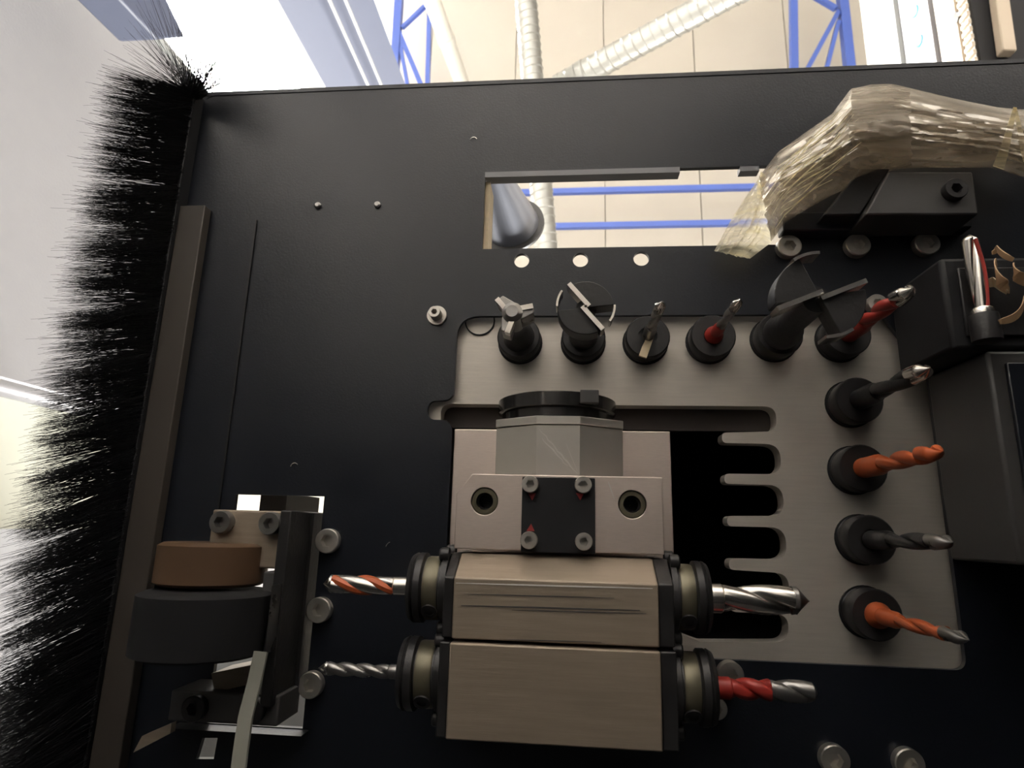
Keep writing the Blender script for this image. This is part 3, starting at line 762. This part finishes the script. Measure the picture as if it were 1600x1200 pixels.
def film_mat(name, op, col, gw=.35, tw=.5):
    m = bpy.data.materials.new(name); m.use_nodes = True; nt = m.node_tree
    for n in list(nt.nodes): nt.nodes.remove(n)
    out = nt.nodes.new('ShaderNodeOutputMaterial')
    tr = nt.nodes.new('ShaderNodeBsdfTransparent'); tr.inputs[0].default_value = (0.97, 0.95, 0.90, 1)
    df = nt.nodes.new('ShaderNodeBsdfDiffuse'); df.inputs[0].default_value = (*col, 1)
    tl_ = nt.nodes.new('ShaderNodeBsdfTranslucent'); tl_.inputs[0].default_value = (*col, 1)
    gl = nt.nodes.new('ShaderNodeBsdfGlossy'); gl.inputs['Roughness'].default_value = 0.25; gl.inputs[0].default_value = (1, .97, .92, 1)
    m1 = nt.nodes.new('ShaderNodeMixShader'); m1.inputs[0].default_value = tw
    nt.links.new(df.outputs[0], m1.inputs[1]); nt.links.new(tl_.outputs[0], m1.inputs[2])
    m2 = nt.nodes.new('ShaderNodeMixShader')
    nz = nt.nodes.new('ShaderNodeTexNoise'); nz.inputs['Scale'].default_value = 60; nz.inputs['Detail'].default_value = 4
    tc = nt.nodes.new('ShaderNodeTexCoord'); mp = nt.nodes.new('ShaderNodeMapping'); mp.inputs['Rotation'].default_value = (0, 0, math.radians(32)); mp.inputs['Scale'].default_value = (.35, 5, 1)
    nt.links.new(tc.outputs['Object'], mp.inputs[0]); nt.links.new(mp.outputs[0], nz.inputs['Vector'])
    mr = nt.nodes.new('ShaderNodeMapRange'); mr.inputs['From Min'].default_value = .35; mr.inputs['From Max'].default_value = .7
    mr.inputs['To Min'].default_value = op * .5; mr.inputs['To Max'].default_value = min(1, op * 1.6)
    nt.links.new(nz.outputs['Fac'], mr.inputs['Value']); nt.links.new(mr.outputs[0], m2.inputs[0])
    nt.links.new(tr.outputs[0], m2.inputs[1]); nt.links.new(m1.outputs[0], m2.inputs[2])
    m3 = nt.nodes.new('ShaderNodeMixShader')
    fz = nt.nodes.new('ShaderNodeFresnel'); fz.inputs[0].default_value = 1.45
    fm = nt.nodes.new('ShaderNodeMath'); fm.operation = 'MULTIPLY'; fm.inputs[1].default_value = gw; nt.links.new(fz.outputs[0], fm.inputs[0]); nt.links.new(fm.outputs[0], m3.inputs[0]); nt.links.new(m2.outputs[0], m3.inputs[1]); nt.links.new(gl.outputs[0], m3.inputs[2])
    nt.links.new(m3.outputs[0], out.inputs[0])
    return m
FILM = film_mat('clear_wrap', 0.46, (.52, .44, .35)); TAPE = film_mat('brown_tape', 0.6, (.42, .37, .31)); FILM_LIT = film_mat('lit_film', 0.62, (.98, .92, .70), .35, .8)  # last one: clear wrap recoloured paler, its backlit brightness painted in
def interp(pts, s):
    n = len(pts) - 1; k = min(int(s * n), n - 1); f = s * n - k
    return (pts[k][0] * (1 - f) + pts[k+1][0] * f, pts[k][1] * (1 - f) + pts[k+1][1] * f)
def sheet(top, bot, hfun, nu, nv, amp, seed, drift=0.5):
    mb = MB(); V = []; Fc = []
    for i in range(nu + 1):
        for j in range(nv + 1):
            s, t = i / nu, j / nv
            a, b = interp(top, s), interp(bot, s)
            u = a[0] * (1 - t) + b[0] * t; v = a[1] * (1 - t) + b[1] * t
            nz = noise.noise(Vector((s * 3 + t * drift * 2, t * 15 - s * 2, seed))) + .3 * abs(noise.noise(Vector((s * 6, t * 22 - s * 4, seed + 5))))
            e = math.sin(PI * t) ** .4
            V.append(U(u + 6 * nz * e, v + 5 * nz * e, hfun(s, t) + amp * nz * (0.3 + .7 * e)))
    for i in range(nu):
        for j in range(nv):
            a = i * (nv + 1) + j; Fc.append((a, a + 1, a + nv + 2, a + nv + 1))
    return mb.add(V, Fc)
fw = thing('plastic_film', 'crumpled clear plastic film wrapped over the suction hood, taped in the middle', 'plastic wrap', U(1350, 230, .30))
top = [(1186, 276), (1215, 238), (1260, 206), (1300, 178), (1330, 138), (1395, 131), (1440, 142), (1500, 156), (1560, 168), (1610, 172)]
bot = [(1205, 378), (1226, 348), (1262, 326), (1300, 305), (1345, 285), (1400, 264), (1440, 262), (1490, 262), (1550, 262), (1610, 280)]
FT, FB = top, bot
sheet(top, bot, lambda s, t: .322 - .030 * math.sin(PI * t) ** .7, 110, 50, .004, 1.0).build('front_layer', FILM, fw, angle=20)
sheet(top, bot, lambda s, t: .326 - .012 * math.sin(PI * t), 60, 30, .003, 9.0).build('back_layer', FILM, fw, angle=20)
top = [(1330, 139), (1360, 132), (1390, 131), (1422, 139)]; bot = [(1328, 262), (1362, 268), (1392, 264), (1424, 258)]
sheet(top, bot, lambda s, t: .3195 - .030 * math.sin(PI * t) ** .7, 20, 30, .0015, 4.0).build('tape_patch', TAPE, fw, angle=30)
top = [(1116, 392), (1140, 348), (1165, 308), (1192, 270)]; bot = [(1172, 404), (1206, 378), (1213, 345), (1193, 274)]
sheet(top, bot, lambda s, t: .326 - .008 * math.sin(PI * t), 40, 30, .0025, 12.0, .1).build('loose_end', FILM_LIT, fw, angle=20)
for (pth, wd) in ((((1586, 168), (1578, 200), (1570, 232), (1560, 262)), .004), (((1586, 168), (1592, 196), (1598, 228), (1606, 252)), .003)):
    MB().ribbon([U(a, b, .298) for a, b in pth], [wd * .4, wd * .7, wd, wd * 1.3], (1, 0, 0), .0004).build('film_fold', FILM_LIT, fw)
for i in range(14):              # taut creases running along the film
    t0 = .18 + .055 * i; s0 = random.uniform(.02, .10); s1 = random.uniform(.26, .46)
    pts = []
    for k in range(9):
        ss = s0 + (s1 - s0) * k / 8; tt = t0 + .03 * math.sin(k * .8 + i) - .10 * k / 8
        a, b = interp(FT, ss), interp(FB, ss)
        pts.append(U(a[0] * (1 - tt) + b[0] * tt, a[1] * (1 - tt) + b[1] * tt, .3185 - .030 * math.sin(PI * tt) ** .7))
    MB().tube(pts, [.0001, .0002, .0003, .00035, .00035, .0003, .0003, .0002, .0001], 5).build('film_crease', FILM_LIT, fw)

# ------------------------------------------------ dark box and hanging bits at the right
x0 = P(1462, 700).x; yb0 = U(1560, 548, .284).y; yb1 = U(1560, 882, .284).y
rb = thing('side_box', 'dark grey box-shaped cover hanging beside the last boring tools', 'machine cover', (x0 + .04, (yb0 + yb1) / 2, 1.31))
MB().box((x0, yb0, 1 + .284), (x0 + .085, yb1, 1 + HP - .0004)).build('shell', DARKG, rb, .0015)
MB().box((x0 + .006, yb0 + .006, 1 + .2815), (x0 + .085, yb1 - .006, 1 + .2838)).build('bottom_lid', BLACK, rb, .0006)
hx_0, hx_1 = U(1478, 470, .285).x, U(1640, 470, .285).x
hy_0, hy_1 = U(1500, 402, .285).y, U(1500, 546, .285).y
mt = thing('black_shade_block', 'black block added to cut light, between the film-wrapped hood and the dark box', 'machine part', ((hx_0 + hx_1) / 2, (hy_0 + hy_1) / 2, 1.3))  # plain block added to keep light off the column of boring tools
MB().box((hx_0, hy_0, 1 + .285), (hx_1, hy_1, 1 + HP - .0004)).build('casing', RUBBER, mt, .002)
MB().box((hx_0 + .006, hy_0 + .006, 1 + .2830), (hx_1 - .006, hy_1 - .006, 1 + .2848)).build('end_plate', BLACKM, mt, .0005)
for q in ((hx_0 + .012, hy_0 + .012), (hx_0 + .012, hy_1 - .012)):
    screw(mt, Vector((q[0], q[1], 1.283)), .003, .0025, m=BLACKM)
dt = thing('loose_drill', 'red and silver drill bit standing in a black socket next to wood shavings', 'drill bit', U(1532, 500, .277))
A, B = U(1536, 492, .277), U(1514, 366, .277)
MB().lathe([(.0055, 0), (.0058, .001), (.0058, .012), (.0048, .0125)], U(1536, 492, .277), A - B, 24).build('socket', BLACKM, dt)
MB().lathe([(.0044, 0), (.0044, .0024), (.0040, .003)], A, B - A, 24).build('collar', STEEL, dt)
fluted(MB(), A, B, .0036, .45, tip=.93).build('flutes', STEEL, dt, angle=50)
pts = []
for k in range(16):
    s = k / 15; pts.append(A.lerp(B, s * .9) + Vector((.0018 * math.sin(3 * s), 0, -.0031)))
MB().tube(pts, .0009, 6).build('red_flute', RED, dt)
sh = [((1528, 436), (1575, 455), .0045, 'bright curled wood shaving crossing the loose drill'),
      ((1546, 392), (1580, 400), .0035, 'small dark curl of wood shaving above the loose drill'),
      ((1552, 410), (1572, 450), .0055, 'broad brown wood shaving hanging behind the bright curl'),
      ((1584, 420), (1606, 440), .0050, 'folded brown wood shaving at the far side of the shaving clump'),
      ((1564, 508), (1604, 468), .0034, 'thin slanted wood shaving below the shaving clump')]
for i, (p, q, wd, lab) in enumerate(sh):
    n = 14; pts = []
    for k in range(n):
        s = k / (n - 1)
        pts.append(U(p[0] + (q[0] - p[0]) * s + 5 * math.sin(6 * s + i), p[1] + (q[1] - p[1]) * s + 6 * math.cos(5 * s + i), .276 + .005 * math.sin(4 * s + i)))
    tag(MB().ribbon(pts, [wd * (.4 + .6 * math.sin(PI * (k + .5) / n)) for k in range(n)], (.3, 1, .5), .0004).build('wood_shaving', SHAVE if i else WOOD), lab, 'wood shaving', 'wood shavings by the loose drill')

# tiny swarf curls stuck to the plate
for (u, v, r, a0, a1, lab) in ((740, 219, 6, 200, 340, 'tiny pale swarf curl on the plate above the window corner'),
                               (460, 729, 6, 180, 330, 'tiny pale swarf curl on the plate above the slot'),
                               (612, 856, 9, 190, 250, 'short straight pale swarf sliver near the orange drill bit')):
    c = P(u, v, HP - .0006); rr = r * HP / F
    pts = [c + Vector((math.cos(math.radians(a0 + (a1 - a0) * k / 8)) * rr, math.sin(math.radians(a0 + (a1 - a0) * k / 8)) * rr, 0)) for k in range(9)]
    tag(MB().tube(pts, .00025, 6).build('swarf_curl', STEEL), lab, 'swarf')

# ------------------------------------------------ unseen stand-ins for the machine, added to shade the head
mbd = thing('shade_bed', 'unseen dark bed block added under the drilling head to shade it', 'shade block', (0.3, 0.5, 0))
MB().box((-0.58, -0.20, 0.05), (1.6, 2.0, 0.70)).build('shade_bed_body', RUBBER, mbd, .01)
crg = thing('shade_carriage', 'unseen dark carriage block added around the drilling head to shade it', 'machine body', (0.2, 0.5, .9))
yq = P(900, 1262).y
MB().box((-0.57, yq + .045, 0.702), (1.4, yq + .6, 2.0)).build('shade_carriage_body', RUBBER, crg, .01)
MB().box((PXR + .012, TOPY, 0.702), (PXR + .3, yq + .05, 1.38)).build('shade_cheek', RUBBER, crg, .01)
MB().box((0.175, -0.16, 0.80), (PXR + .011, yq + .04, 1.19)).build('shade_block', RUBBER, crg, .01)  # added only to darken the right-hand tools
MB().box((-0.56, 0.13, 0.80), (0.174, yq + .04, 1.08)).build('shade_block', RUBBER, crg, .01)  # added only to darken the lower units
MB().box((0.24, -0.80, 0.05), (1.6, -0.202, 0.70)).build('shade_bed_wing', RUBBER, mbd, .01)  # extra slab added to cut floor light reaching the right side
